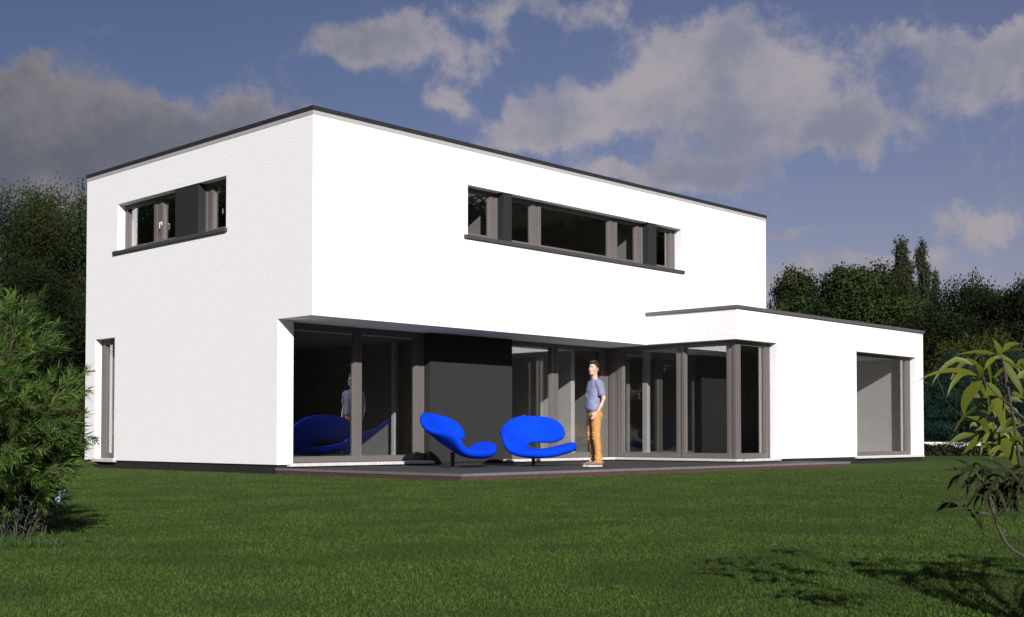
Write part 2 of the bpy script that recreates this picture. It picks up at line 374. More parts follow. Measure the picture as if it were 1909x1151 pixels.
# narrow door-window lower left
f, p = vframe([('f', 6.80, 6.945), ('g', 6.30, 6.80), ('f', 6.185, 6.30)], 'x', .13, .21, .034, 2.336, .10, .10)
window('tall narrow taupe window at the back end of the side wall', f, p, [(-.04, .125, 6.13, 7.0, -.035, .028)])
# living room glazing
f, p = vframe([('f', .32, .47), ('g', .47, 1.805), ('f', 1.805, 1.95), ('g', 1.95, 3.215), ('f', 3.215, 3.415)], 'y', 1.18, 1.26, .02, ZS-.003, .11, .10)
window('large two pane sliding window left of the charcoal panel', f, p, [(.22, 3.37, .85, 1.175, -.035, .014)])
# glazing right of the panel, then turning along the wing to its corner
f, p = vframe([('f', 5.58, 5.70), ('g', 5.70, 6.885), ('f', 6.885, 7.09), ('g', 7.09, 8.45), ('f', 8.45, 8.70)], 'y', 1.18, 1.26, .02, ZS-.003, .09, .10)
f2, p2 = vframe([('f', .80, 1.176), ('g', -.60, .80), ('f', -.80, -.60), ('g', -1.815, -.80), ('f', -2.03, -1.815)], 'x', 8.70, 8.78, .02, ZS-.003, .09, .10)
f3, p3 = vframe([('f', 8.784, 8.87), ('g', 8.87, 9.78), ('f', 9.78, 9.94)], 'y', -2.03, -1.95, .02, ZS-.003, .09, .10)
window('tall taupe glazing right of the charcoal panel, wrapping round the wing corner', f+f2+f3, p+p2+p3,
       [(5.33, 8.52, .85, 1.175, -.035, .014), (8.52, 8.695, -2.17, 1.175, -.035, .014), (8.695, 10.03, -2.23, -2.035, -.035, .014)])
# picture window of the wing
f, p = vframe([('f', 13.255, 13.34), ('g', 13.34, 15.98), ('f', 15.98, 16.175)], 'y', -2.045, -1.965, .016, ZS-.003, .07, .09)
window('large single pane window at the far end of the wing', f, p, [(13.2, 16.5, -2.235, -2.05, -.04, .010)])
# slim columns and a wall edge standing inside the glass
boxes('column', [(9.35, 9.48, .64, .77, .036, 2.305)], M['column'], house, .006)
boxes('partition', [(7.76, 7.88, 1.42, 6.9, .036, 2.305)], M['inlight'], house, 0)
boxes('column', [(4.08, 4.18, 2.78, 2.88, .036, 2.305)], M['column'], house, .006)

# ------------------------------------------------------------ terrace
ter = shellobj('terrace', [('+', (0, 10.75, -3.35, -2.0, TZ-.03, TZ)), ('+', (0, 8.72, -2.0, 1.16, TZ-.03, TZ)), ('-', (-.1, RX-.012, .94, 1.2, -1, 1))], M['deck'])
ter['kind'] = 'structure'
sl = shellobj('edging', [('+', (-.012, 10.762, -3.362, -2.17, TZ-.034, TZ+.003)), ('+', (-.012, .0, -2.17, .93, TZ-.034, TZ+.003)), ('-', (0, 10.75, -3.35, 2, -1, 1))], M['lip'], ter)
shellobj('base', [('+', (-.004, 10.754, -3.354, -2.17, -.3, TZ-.035)), ('+', (-.004, 8.7, -2.17, .93, -.3, TZ-.035))], M['brown'], ter)

# ------------------------------------------------------------ lounge chairs
M['blue'] = mat('blue_upholstery', (.001, .044, .64), .9, var=.05, vscale=9, bump=.25, bscale=220, spec=.08)
M['pole'] = mat('dark_metal', (.018, .018, .016), .35, metal=.6)
def catmull(P, n):
    P = np.array(P, float); Q = np.vstack([2*P[0]-P[1], P, 2*P[-1]-P[-2]]); out = []
    for t in np.linspace(0, len(P)-1-1e-9, n):
        i = int(t); f = t-i; a, b, c, d = Q[i:i+4]
        out.append(.5*((2*b)+(-a+c)*f+(2*a-5*b+4*c-d)*f*f+(-a+3*b-3*c+d)*f**3))
    return np.array(out)
tau = np.array([-.64, -.3, 0, .22, .5, .8]); py_ = np.polyfit(tau, [-.66, -.34, -.06, .13, .33, .50], 4); pz_ = np.polyfit(tau, [.22, .25, .305, .46, .68, .895], 4)
def chair_surf(s, q):
    y = np.polyval(py_, q); z = np.polyval(pz_, q)
    u = s/.62; k = 1/(1+math.exp(-(q-.10)/.08))
    if s > 0: return np.array([s, y - .34*u*u*k, z + .13*abs(u)**1.5*(1-k) - .06*u*u*k])
    b = math.exp(-((q-.10)/.33)**2)                          # the joined side sweeps up and forward in one rim
    return np.array([s, y - .20*u*u*b, z + .17*u*u*b - .13*u*u/(1+math.exp(-(q-.45)/.1))])
def chair_norm(s, q):
    e = 1e-3; a = chair_surf(s+e, q)-chair_surf(s-e, q); b = chair_surf(s, q+e)-chair_surf(s, q-e)
    n = np.cross(a, b); return n/np.linalg.norm(n)
def chair_mesh():
    cl = catmull([(.60, .46), (.40, .495), (.15, .51), (-.10, .485), (-.27, .36), (-.365, .18), (-.395, .01), (-.34, -.15), (-.20, -.28), (.05, -.36), (.34, -.36), (.66, -.31)], 72)
    wd = catmull([(.26,), (.30,), (.312,), (.31,), (.30,), (.275,), (.26,), (.265,), (.27,), (.265,), (.24,), (.20,)], 72)[:, 0]
    seg = np.linalg.norm(np.diff(cl, axis=0), axis=1); L = np.r_[0, np.cumsum(seg)]
    V, F = [], []; K = 20
    for i in range(len(cl)):
        tg = cl[min(i+1, len(cl)-1)]-cl[max(i-1, 0)]; tg /= np.linalg.norm(tg); pr = np.array([tg[1], -tg[0]])
        e = min(L[i], L[-1]-L[i]); R0 = wd[0]*.95 if L[i] < L[-1]/2 else wd[-1]*.95
        r = math.sqrt(max(0, 1-(1-min(1, e/R0))**2)); r = max(r, .03)
        w = wd[i]*r; h = (.050 if L[i] < L[-1]*.45 else .050+.010*min(1, (L[i]/L[-1]-.45)*4))*min(1, r*1.5+.1)
        for k in range(K):
            a = 2*math.pi*k/K; ca, sa = math.cos(a), math.sin(a)
            u = w*math.copysign(abs(ca)**.75, ca); n = h*math.copysign(abs(sa)**.75, sa)
            p = cl[i]+pr*u
            if sa < 0: n *= 1.7          # fuller underside
            V.append(chair_surf(p[0], p[1]) + chair_norm(p[0], p[1])*n)
        if i:
            b = (i-1)*K
            for k in range(K): F.append((b+k, b+(k+1) % K, b+K+(k+1) % K, b+K+k))
    F.append(tuple(range(K-1, -1, -1))); b = (len(cl)-1)*K; F.append(tuple(range(b, b+K)))
    me = pymesh('seat_shell', V, F, True)
    bm = bmesh.new(); bm.from_mesh(me); bmesh.ops.recalc_face_normals(bm, faces=bm.faces); bm.to_mesh(me); bm.free()
    return me
def chair_parts(root, first=None):
    if first is None:
        sh = link('seat_shell', chair_mesh(), M['blue'], root)
        V, F = tube_geo([(0, .02, .02), (0, .02, .25)], [.032, .036], 16)
        po = link('pole', pymesh('pole', V, F, False), M['pole'], root)
        V, F = tube_geo([(0, .02, 0), (0, .02, .012), (0, .02, .022)], [.21, .21, .05], 28)
        ba = link('base_plate', pymesh('base_plate', V, F, False), M['pole'], root)
        return [sh, po, ba]
    for c in first:
        d = c.copy(); COL.objects.link(d); d.parent = root
def facing(img_right, to_view):   # rotation that turns local -Y towards a mix of image right and the viewer
    f = np.array([RT[0], RT[1]])*img_right + np.array([-FW[0], -FW[1]])*to_view
    return math.atan2(f[0], -f[1])
p1 = at(846, 814, 20.1); p2 = at(995, 814, 21.0)
CH = [thing('lounge_chair', 'blue curved lounge chair seen from its side in front of the charcoal panel', 'chair', (p1[0], p1[1], TZ), facing(.973, .22), 'blue lounge chairs on the terrace'),
      thing('lounge_chair', 'blue curved lounge chair beside the standing man, its open slot facing out', 'chair', (p2[0], p2[1], TZ), facing(.30, .95), 'blue lounge chairs on the terrace')]
CH[0].scale = (1.03, 1.03, .99); CH[1].scale = (.96, .96, .96)
cp = chair_parts(CH[0]); chair_parts(CH[1], cp)

# ------------------------------------------------------------ the man on the terrace
def loft(rings, seg=20, V=None, F=None, pw=.85):
    V = [] if V is None else V; F = [] if F is None else F; b0 = len(V)
    for (x, y, z, rx, ry) in rings:
        for k in range(seg):
            a = 2*math.pi*k/seg; c, s = math.cos(a), math.sin(a)
            V.append(Vector((x+rx*math.copysign(abs(c)**pw, c), y+ry*math.copysign(abs(s)**pw, s), z)))
    for i in range(len(rings)-1):
        b = b0+i*seg
        for k in range(seg): F.append((b+k, b+(k+1) % seg, b+seg+(k+1) % seg, b+seg+k))
    F.append(tuple(range(b0+seg-1, b0-1, -1))); e = b0+(len(rings)-1)*seg; F.append(tuple(range(e, e+seg)))
    return V, F
def ball(c, r, V, F, rot=None, nu=14, nv=10):
    b0 = len(V); c = Vector(c); r = Vector(r) if hasattr(r, '__len__') else Vector((r, r, r))
    for i in range(nv+1):
        th = math.pi*i/nv; th = min(max(th, .06), math.pi-.06)
        for k in range(nu):
            a = 2*math.pi*k/nu; p = Vector((r.x*math.sin(th)*math.cos(a), r.y*math.sin(th)*math.sin(a), -r.z*math.cos(th)))
            V.append(c + (rot @ p if rot else p))
    for i in range(nv):
        b = b0+i*nu
        for k in range(nu): F.append((b+k, b+(k+1) % nu, b+nu+(k+1) % nu, b+nu+k))
    F.append(tuple(range(b0+nu-1, b0-1, -1))); e = b0+nv*nu; F.append(tuple(range(e, e+nu)))
def limb(pts, rad, V, F, seg=14):
    tube_geo(pts, rad, seg, V, F)
    ball(pts[0], rad[0], V, F); ball(pts[-1], rad[-1], V, F)
def fuse(name, V, F, m, parent, voxel=.008, smooth=6, fac=.5):
    me = pymesh(name, V, F)
    bm = bmesh.new(); bm.from_mesh(me); bmesh.ops.recalc_face_normals(bm, faces=bm.faces); bm.to_mesh(me); bm.free()
    o = link(name, me, m)
    r = o.modifiers.new('r', 'REMESH'); r.mode = 'VOXEL'; r.voxel_size = voxel; r.use_smooth_shade = True
    s = o.modifiers.new('s', 'SMOOTH'); s.iterations = smooth; s.factor = fac
    dg = bpy.context.evaluated_depsgraph_get(); dg.update()
    nm = bpy.data.meshes.new_from_object(o.evaluated_get(dg)); nm.name = name
    bpy.data.objects.remove(o); bpy.data.meshes.remove(me)
    nm.polygons.foreach_set('use_smooth', [True]*len(nm.polygons))
    nm.materials.clear()
    return link(name, nm, m, parent)
M['skin'] = mat('skin', (.56, .37, .27), .55, var=.05, vscale=30)
M['shirt'] = mat('lavender_shirt', (.215, .232, .345), .9, var=.16, vscale=14, bump=.5, bscale=26, spec=.15)
M['chino'] = mat('orange_chinos', (.48, .25, .085), .85, var=.12, vscale=16, bump=.5, bscale=22, spec=.15)
M['shoe'] = mat('mauve_shoe', (.20, .115, .115), .7, var=.1, vscale=30)
M['sole'] = mat('pale_sole', (.55, .48, .46), .7)
M['hair'] = mat('dark_brown_hair', (.022, .013, .011), .6, var=.4, vscale=60, bump=.6, bscale=120)
M['eye'] = mat('dark_eye', (.02, .015, .012), .25)
M['white'] = mat('eye_white', (.6, .56, .54), .3)
def build_man():
    pm = at(1108, 814, 20.55)
    F0 = math.cos(R_(22))*(-RT) + math.sin(R_(22))*(-FW)
    rz = math.atan2(F0[0], -F0[1])
    man = thing('person', 'young man in lavender t-shirt and orange chinos standing on the terrace', 'person', (pm[0], pm[1], TZ), rz)
    # ---- body: one continuous surface (front is -Y, his left is +X)
    V, F = [], []
    loft([(0, .0, .90, .13, .085), (0, -.005, 1.0, .14, .09), (0, -.01, 1.12, .125, .085), (0, -.005, 1.28, .145, .10), (0, .005, 1.42, .155, .10), (0, .015, 1.50, .13, .075), (0, .02, 1.54, .07, .055)], V=V, F=F)
    limb([(0, .02, 1.50), (0, .012, 1.565), (0, .0, 1.63)], [.062, .055, .057], V, F)
    for s in (1, -1):
        limb([(s*.085, .0, .92), (s*.095, -.01, .52), (s*.10, .03, .12)], [.078, .05, .038], V, F)
        limb([(s*.10, .03, .10), (s*.11, -.08, .05)], [.035, .03], V, F)
        if s > 0: A = [(.165, .02, 1.455), (.215, .045, 1.32), (.238, .07, 1.20), (.238, .02, 1.08), (.222, -.045, .965)]
        else: A = [(-.165, .02, 1.455), (-.21, .03, 1.32), (-.245, .06, 1.20), (-.245, .05, 1.08), (-.225, .02, .965)]
        limb(A, [.050, .045, .041, .039, .027], V, F)
        wr = Vector(A[-1]); dn = (Vector((s*.195, -.105 if s > 0 else -.01, .875))-wr).normalized(); ac = Vector((-.35*s, -.9, .0)).normalized()   # across the palm
        ac = (ac - dn*ac.dot(dn)).normalized(); pn = dn.cross(ac)
        for q in (-1.2, -.4, .4, 1.2):
            limb([wr, wr+dn*.05+ac*.012*q, wr+dn*.09+ac*.019*q], [.022, .018, .014], V, F, 10)
        for q, ln in ((-1.5, .062), (-.5, .075), (.5, .082), (1.5, .072)):       # four fingers, slightly curled
            k = wr+dn*.092+ac*.0165*q; inn = Vector((-s*.6, .3, 0))
            limb([k, k+dn*ln*.45+inn*.006, k+dn*ln*.8+inn*.022, k+dn*ln+inn*.040], [.0105, .0098, .009, .0078], V, F, 8)
        k = wr+dn*.035+ac*.030
        limb([k, k+dn*.03+ac*.018, k+dn*.066+ac*.020], [.013, .011, .009], V, F, 8)
    body_n = len(V)
    # head, turned to his left towards the viewer
    hv, hf = [], []
    hp = Vector((0, -.012, 1.735)); HR = Matrix.Rotation(R_(30), 3, 'Z') @ Matrix.Rotation(R_(-3), 3, 'X')
    ball((0, .014, .035), (.077, .098, .092), hv, hf)                      # cranium
    ball((0, -.03, -.02), (.067, .068, .085), hv, hf)                      # face
    ball((0, -.045, -.082), (.043, .045, .036), hv, hf)                    # jaw and chin
    ball((0, -.076, -.100), (.020, .016, .016), hv, hf)
    limb([(-.052, .015, -.055), (-.03, -.06, -.098)], [.020, .016], hv, hf); limb([(.052, .015, -.055), (.03, -.06, -.098)], [.020, .016], hv, hf)
    limb([(0, -.094, .012), (0, -.113, -.026)], [.0085, .0125], hv, hf, 8)  # nose
    ball((.011, -.100, -.031), .0085, hv, hf); ball((-.011, -.100, -.031), .0085, hv, hf)
    limb([(-.040, -.079, .024), (-.012, -.094, .021)], [.009, .009], hv, hf, 8); limb([(.040, -.079, .024), (.012, -.094, .021)], [.009, .009], hv, hf, 8)
    limb([(-.020, -.089, -.058), (.020, -.089, -.058)], [.008, .008], hv, hf, 8)   # lips
    limb([(-.018, -.086, -.069), (.018, -.086, -.069)], [.008, .008], hv, hf, 8)
    for s in (1, -1):
        ball((s*.045, -.060, -.018), (.022, .026, .022), hv, hf)           # cheekbones
        ball((s*.079, .012, -.012), (.010, .020, .033), hv, hf)            # ears
    V += [hp + HR @ v for v in hv]; F += [tuple(i+body_n for i in f) for f in hf]
    body = fuse('body', V, F, M['skin'], man, .0058, 4, .45)
    # ---- face details and hair
    for s in (1, -1):
        v, f = [], []; ball(hp + HR @ Vector((s*.030, -.0815, .004)), (.012, .010, .007), v, f, HR); e = link('eye', pymesh('eye', v, f, True), M['white'], body)
        v, f = [], []; ball(hp + HR @ Vector((s*.030-.002, -.0885, .004)), (.0062, .0045, .0062), v, f, HR); link('iris', pymesh('iris', v, f, True), M['eye'], body)
        v, f = [], []; limb([hp+HR @ Vector((s*.046, -.078, .028)), hp+HR @ Vector((s*.03, -.093, .034)), hp+HR @ Vector((s*.014, -.1005, .029))], [.004, .0055, .005], v, f, 8)
        link('eyebrow', pymesh('eyebrow', v, f, True), M['hair'], body)
    v, f = [], []
    ball((0, .024, .052), (.083, .098, .088), v, f); ball((0, .055, .0), (.078, .066, .085), v, f)
    ball((0, -.045, .108), (.062, .046, .030), v, f); ball((.02, -.02, .125), (.055, .06, .026), v, f); ball((-.03, .02, .125), (.05, .06, .024), v, f)
    for s in (1, -1): limb([(s*.076, .0, .045), (s*.077, -.006, -.002)], [.012, .007], v, f, 8)
    rr = random.Random(3)
    for i in range(46):
        a = rr.uniform(-math.pi, math.pi); x, y = .062*math.sin(a)*rr.uniform(.3, 1), .02+.085*math.cos(a)*rr.uniform(.3, 1)
        z = .052+.086*math.sqrt(max(.05, 1-(x/.085)**2-((y-.024)/.1)**2))
        limb([(x, y, z-.008), (x+rr.uniform(-.01, .01), y-.02, z+.010), (x+rr.uniform(-.016, .016), y-.038, z+.008)], [.010, .008, .004], v, f, 6)
    v = [hp + HR @ p for p in v]
    # keep the hair off the face: cut everything in front of the hairline
    h = fuse('hair', v, f, M['hair'], man, .0055, 2, .4)
    # ---- t-shirt
    V, F = [], []
    loft([(0, -.012, .985, .178, .128), (0, -.022, 1.04, .176, .132), (0, -.025, 1.12, .164, .126), (0, -.015, 1.24, .170, .124), (0, .0, 1.36, .186, .126), (0, .012, 1.45, .186, .112), (0, .020, 1.505, .150, .088), (0, .020, 1.535, .095, .074), (0, .016, 1.548, .070, .066)], V=V, F=F, seg=28)
    for s in (1, -1):
        limb([(s*.145, .018, 1.465), (s*.185, .025, 1.43)], [.077, .078], V, F)
        tube_geo([(s*.175, .022, 1.44), (s*.205, .036, 1.35), (s*.228, .046, 1.25)], [.071, .067, .066], 16, V, F)
    rr = random.Random(8)
    for i in range(16):                                                    # soft folds round the waist and below the chest
        a = rr.uniform(-2.6, 2.6)-math.pi/2; z = rr.uniform(1.0, 1.34); r1 = (.170, .124)
        p = lambda a, z: (math.cos(a)*r1[0], -.018+math.sin(a)*r1[1], z)
        limb([p(a, z), p(a+rr.uniform(.1, .3), z-rr.uniform(.02, .07)), p(a+rr.uniform(.3, .6), z-rr.uniform(.03, .12))], [.004, .012, .004], V, F, 8)
    fuse('t_shirt', V, F, M['shirt'], man, .0075, 4, .5)
    # ---- trousers with bunched hems
    V, F = [], []
    loft([(0, .0, .84, .150, .100), (0, .004, .90, .166, .118), (0, -.004, .98, .164, .116), (0, -.012, 1.05, .150, .104)], V=V, F=F, seg=24)
    ball((.075, .055, .90), (.080, .070, .085), V, F); ball((-.075, .055, .90), (.080, .070, .085), V, F)
    for s in (1, -1):
        K = (s*.098, -.012 if s > 0 else -.022, .53); A = (s*.104, .028 if s > 0 else .045, .15)
        limb([(s*.083, -.004, .92), (s*.090, -.008, .74), K], [.098, .088, .070], V, F, 18)
        limb([K, (s*.101, .014, .36), A], [.070, .066, .056], V, F, 18)
        tube_geo([(A[0], A[1], .17), (A[0], A[1], .115), (A[0], A[1]-.006, .052)], [.060, .067, .066], 18, V, F)
        for z, r in ((.13, .066), (.165, .063), (.205, .062), (.50, .073), (.545, .076), (.575, .076)):
            ring = [(A[0]+(s*.098-A[0])*((z-.15)/.38)+math.cos(t)*r, A[1]+((K[1])-A[1])*((z-.15)/.38)+math.sin(t)*r, z+.018*math.sin(t*2+z*40)) for t in np.linspace(0, 5.2, 12)]
            limb(ring, [.004]+[.010]*10+[.004], V, F, 6)
    fuse('trousers', V, F, M['chino'], man, .0075, 3, .5)
    # ---- shoes
    for s in (1, -1):
        ax, ay = s*.104, .028 if s > 0 else .045
        V, F = [], []
        for (y, hw, ht, zc) in ((.055, .036, .055, .066), (.02, .046, .062, .066), (-.03, .048, .056, .064), (-.09, .050, .042, .054), (-.145, .050, .030, .048), (-.19, .038, .020, .042)):
            ball((ax+s*.012*(-y), ay+y, zc), (hw, .05, ht), V, F)
        sh = fuse('shoe', V, F, M['shoe'], man, .006, 4, .5)
        V, F = [], []; n = 26
        for z in (0.0, .024):
            for k in range(n):
                a = 2*math.pi*k/n; y = -.075+.148*math.sin(a)*1.02; w = (.047 if y < -.03 else .040)*abs(math.cos(a))**.6
                V.append((ax+s*.012*(-y)+math.copysign(w, math.cos(a)), ay+y, z))
        F = [(k, (k+1) % n, n+(k+1) % n, n+k) for k in range(n)] + [tuple(range(n-1, -1, -1)), tuple(range(n, 2*n))]
        link('sole', pymesh('sole', V, F), M['sole'], sh)
    man.scale = (.955, .955, .955)
    return man
build_man()

# ------------------------------------------------------------ trees and hedges
M['bark'] = mat('grey_bark', (.045, .038, .030), .95, var=.4, vscale=14, bump=.8, bscale=30)
LM = {
 'dark':   leaf_mat('dark_foliage', (.014, .020, .008), (.028, .037, .014), .22, c3=(.010, .015, .006), spec=.06, rough=.8),
 'olive':  leaf_mat('olive_foliage', (.028, .037, .012), (.050, .062, .021), .25, c3=(.020, .029, .010), spec=.06, rough=.8),
 'mid':    leaf_mat('mid_green_foliage', (.030, .048, .014), (.052, .078, .023), .25, c3=(.020, .034, .011), spec=.06, rough=.8),
 'poplar': leaf_mat('poplar_foliage', (.026, .032, .019), (.062, .070, .042), .2, spec=.06, rough=.8),
 'yellow': leaf_mat('yellow_green_foliage', (.028, .036, .008), (.062, .072, .016), .3, spec=.06, rough=.8),
 'teal':   leaf_mat('blue_green_needles', (.008, .022, .016), (.026, .056, .042), .15, spec=.06, rough=.8),
}
def crown_mesh(name, lobes, n, size, seed, per=14, spread=.32, droop=0.0, aspect=.5, shell_=.36):
    """leaf faces gathered in small clumps through a set of uneven lobes"""
    rng = np.random.default_rng(seed); lb = np.array(lobes, float)
    vol = lb[:, 3]*lb[:, 4]*lb[:, 5]; pr = vol**.75/np.sum(vol**.75)
    nc = max(1, n//per); k = rng.choice(len(lb), nc, p=pr)
    d = rng.normal(size=(nc, 3)); d /= np.linalg.norm(d, axis=1)[:, None]
    r = rng.random(nc)**shell_; r *= 1+.07*np.clip(rng.normal(size=nc), -1.6, 1.6)
    cc = lb[k, :3] + d*r[:, None]*lb[k, 3:6]
    P = np.repeat(cc, per, 0) + np.clip(rng.normal(size=(nc*per, 3)), -1.5, 1.5)*spread*rng.uniform(.4, 1.1, (nc*per, 1))*np.array([1, 1, .7])
    out = np.repeat(d, per, 0)
    N = len(P); nrm = out*.7 + rng.normal(size=(N, 3))*.75 + np.array([0, 0, .35]); nrm /= np.linalg.norm(nrm, axis=1)[:, None]
    t = np.cross(nrm, rng.normal(size=(N, 3))); t[:, 2] -= droop; t /= np.linalg.norm(t, axis=1)[:, None]; b = np.cross(nrm, t)
    s = size*rng.uniform(.5, 1.15, (N, 1)); w = s*aspect
    V = np.stack([P-t*s, P-t*s*.1+b*w+nrm*s*.12, P+t*s, P-t*s*.1-b*w+nrm*s*.12], 1)
    return npmesh(name, V.reshape(-1, 3), np.arange(N)[:, None]*4+np.array([[0, 1, 2, 3]]))
def trunk_mesh(h, r, seed, limbs=6, spread=1.5):
    rr = random.Random(seed); V, F = [], []
    pts = [(rr.uniform(-.04, .04)*h*i/5, rr.uniform(-.04, .04)*h*i/5, h*i/5-.1*(i == 0)) for i in range(6)]
    tube_geo(pts, [r*(1.25 if i == 0 else 1-.15*i) for i in range(6)], 9, V, F)
    for i in range(limbs):
        a = rr.uniform(0, 6.28); b = Vector(pts[2+i % 3]); l = spread*rr.uniform(.6, 1)
        tube_geo([b, b+Vector((math.cos(a)*l*.5, math.sin(a)*l*.5, l*.5)), b+Vector((math.cos(a)*l, math.sin(a)*l, l*1.1))], [r*.45, r*.28, r*.08], 6, V, F)
    return pymesh('trunk', V, F, True)
def lobes_round(h, w, base, seed, n=16):
    rr = random.Random(seed); L = []; n = int(n*1.15)
    cz = (h+base)/2; hz = (h-base)/2
    for i in range(n):
        u = rr.uniform(-1, 1); a = rr.uniform(0, 6.28); q = math.sqrt(1-u*u)*rr.uniform(.50, .84)
        s = rr.uniform(.20, .36)
        L.append((math.cos(a)*w*q, math.sin(a)*w*q, cz+u*hz*.76, w*s, w*s, hz*s*.85))
    L.append((0, 0, cz, w*.55, w*.55, hz*.65))
    return L
def lobes_column(h, w, seed, n=12, lean=0.0):
    rr = random.Random(seed); L = []
    for i in range(n):
        f = (i+.5)/n; ww = w*(math.sin(math.pi*min(1, f*.9+.12))**.6)
        L.append((rr.uniform(-.45, .45)*ww + lean*f*h, rr.uniform(-.45, .45)*ww, h*(.06+.90*f), ww*.62, ww*.62, h/n*1.05))
    return L
def lobes_cone(h, w, seed, n=26):
    rr = random.Random(seed); L = []
    for i in range(n):
        f = (i/n)**.8; ww = w*(1-f)**.85+.12; a = i*2.4+rr.uniform(-.4, .4)
        L.append((math.cos(a)*ww*.66, math.sin(a)*ww*.66, h*(.05+.93*f), ww*.36, ww*.36, h*.035))
    return L
# one prototype mesh pair per kind
PROTO = {}
def proto(key, lob, n, size, leaf, th, tr, **kw):
    cm = crown_mesh('crown', lob, n, size, sum(map(ord, key)), **kw); cm.materials.append(LM[leaf])
    tm = trunk_mesh(th, tr, len(key)); tm.materials.append(M['bark'])
    PROTO[key] = (cm, tm)
proto('wispy', lobes_round(9.5, 2.3, .6, 4, 26), 52000, .070, 'olive', 6.5, .17, spread=.34, per=16, droop=.5, aspect=.32, shell_=.55)
proto('wispyd', lobes_round(9.0, 2.6, .3, 9, 26), 52000, .075, 'dark', 6.0, .18, spread=.36, per=16, droop=.4, aspect=.36, shell_=.55)
proto('round', lobes_round(8.5, 4.0, .4, 11, 30), 56000, .10, 'mid', 5.0, .25, spread=.30, per=18, aspect=.55)
proto('roundo', lobes_round(8.3, 3.4, .4, 17, 26), 46000, .095, 'olive', 5.0, .22, spread=.30, per=16, aspect=.5)
proto('poplar', lobes_column(15.5, 1.15, 5, 18), 30000, .13, 'poplar', 11, .25, spread=.34, per=12, aspect=.6)
proto('darkround', lobes_round(8.0, 3.6, .2, 21, 28), 50000, .10, 'dark', 4.5, .22, spread=.34, per=16, aspect=.5)
proto('shrub', lobes_round(2.6, 1.5, .0, 31, 14), 14000, .055, 'yellow', 1.2, .05, spread=.16, per=14, aspect=.4)
proto('conifer', lobes_cone(3.4, 1.9, 41, 60), 42000, .06, 'teal', 2.6, .09, spread=.17, per=16, aspect=.16, droop=.3)
def tree(name, label, key, x, depth, toprow=None, cat='tree', rz=0.0, group=None, wide=1.0, xy=None):
    p = at(x, 814, depth) if xy is None else (xy[0], xy[1], 0)
    cm, tm = PROTO[key]
    h0 = sorted(v.co.z for v in cm.vertices)[-max(3, len(cm.vertices)//1500)]
    h = (CAM[2] + (814-toprow)/F_*depth - GZ) if toprow is not None else h0
    t = thing(name, label, cat, (p[0], p[1], GZ), rz, group); s = h/h0; t.scale = (s*wide, s*wide, s)
    c = bpy.data.objects.new('crown', cm); k = bpy.data.objects.new('trunk', tm)
    for o in (c, k): COL.objects.link(o); o.parent = t
    return t
GL = 'tall trees left of the house'; GR = 'trees behind the right wing'
tree('tree', 'wispy olive tree rising at the left edge of the picture behind the bush', 'wispy', 30, 42, 346, group=GL)
tree('tree', 'wispy olive tree with the pointed top midway between picture edge and house', 'wispy', 101, 45, 340, rz=2.1, group=GL)
tree('tree', 'wispy dark tree partly hidden by the left edge of the house', 'wispyd', 158, 49, 362, rz=4.0, group=GL)
tree('tree', 'dark tree in front of the tall wispy ones, low beside the house', 'wispyd', 75, 38, 480, rz=1.0, group=GL, wide=1.3)
tree('tree', 'dark tree lowest against the left wall of the house', 'wispyd', 150, 40, 560, rz=5.0, group=GL, wide=1.5)
tree('tree', 'dark tree behind the feathery bush at the left border', 'wispyd', -10, 37, 470, rz=3.0, group=GL, wide=1.3)
tree('shrub', 'olive garden shrub in front of the dark trees, above the low white wall', 'shrub', 118, 34, 700, 'shrub', rz=.4, wide=1.2)
tree('tree', 'slender olive tree at the left end of the tree group beyond the wing', 'roundo', 1512, 62, 498, rz=.5, group=GR, wide=.72)
tree('tree', 'broad leafy mid green tree rising above the wing roof', 'round', 1580, 58, 496, rz=1.2, group=GR, wide=.95)
tree('tree', 'olive round tree just left of the tall poplars', 'roundo', 1645, 61, 497, rz=2.0, group=GR, wide=.85)
tree('tree', 'mid green tree covering the foot of the poplars', 'round', 1700, 56, 556, rz=3.3, group=GR, wide=.9)
GP = 'poplars behind the round trees'
tree('poplar', 'left of the two tall poplars, broader with a double tip', 'poplar', 1687, 92, 446, rz=.3, group=GP, wide=.8)
tree('poplar', 'right of the two tall poplars, the slimmer one', 'poplar', 1722, 94, 450, rz=1.8, group=GP, wide=.58)
tree('poplar', 'short side stem of the poplars, lowest on the right', 'poplar', 1744, 95, 505, rz=4.1, group=GP, wide=.5)
tree('tree', 'dark tree with a pointed top right of the poplars', 'darkround', 1806, 66, 512, rz=.7, group=GR, wide=.5)
tree('tree', 'dark tree with a blunt top near the right picture edge', 'darkround', 1864, 62, 536, rz=2.6, group=GR, wide=.5)
tree('tree', 'dark tree between the wing roof end and the poplars', 'darkround', 1752, 54, 578, rz=4.4, group=GR, wide=1.0)
tree('tree', 'dark tree cut by the right picture edge', 'darkround', 1930, 58, 505, rz=5.5, group=GR, wide=.5)
tree('tree', 'dark low tree behind the yellow green shrubs', 'darkround', 1840, 50, 590, rz=1.5, group=GR, wide=1.3)
tree('tree', 'dark low tree right behind the end wall of the wing', 'darkround', 1720, 50, 600, rz=3.5, group=GR, wide=1.1)
GS = 'yellow green shrubs behind the conifer'
tree('shrub', 'yellow green shrub next to the end wall of the wing', 'shrub', 1752, 43, 634, 'shrub', rz=.2, group=GS, wide=.75)
tree('shrub', 'yellow green shrub midway above the blue green conifer', 'shrub', 1808, 44, 622, 'shrub', rz=1.7, group=GS, wide=.75)
tree('shrub', 'yellow green shrub behind the upper bamboo leaves on the right', 'shrub', 1880, 45, 612, 'shrub', rz=3.1, group=GS, wide=.8)
GC = 'blue green conifers above the hedge'
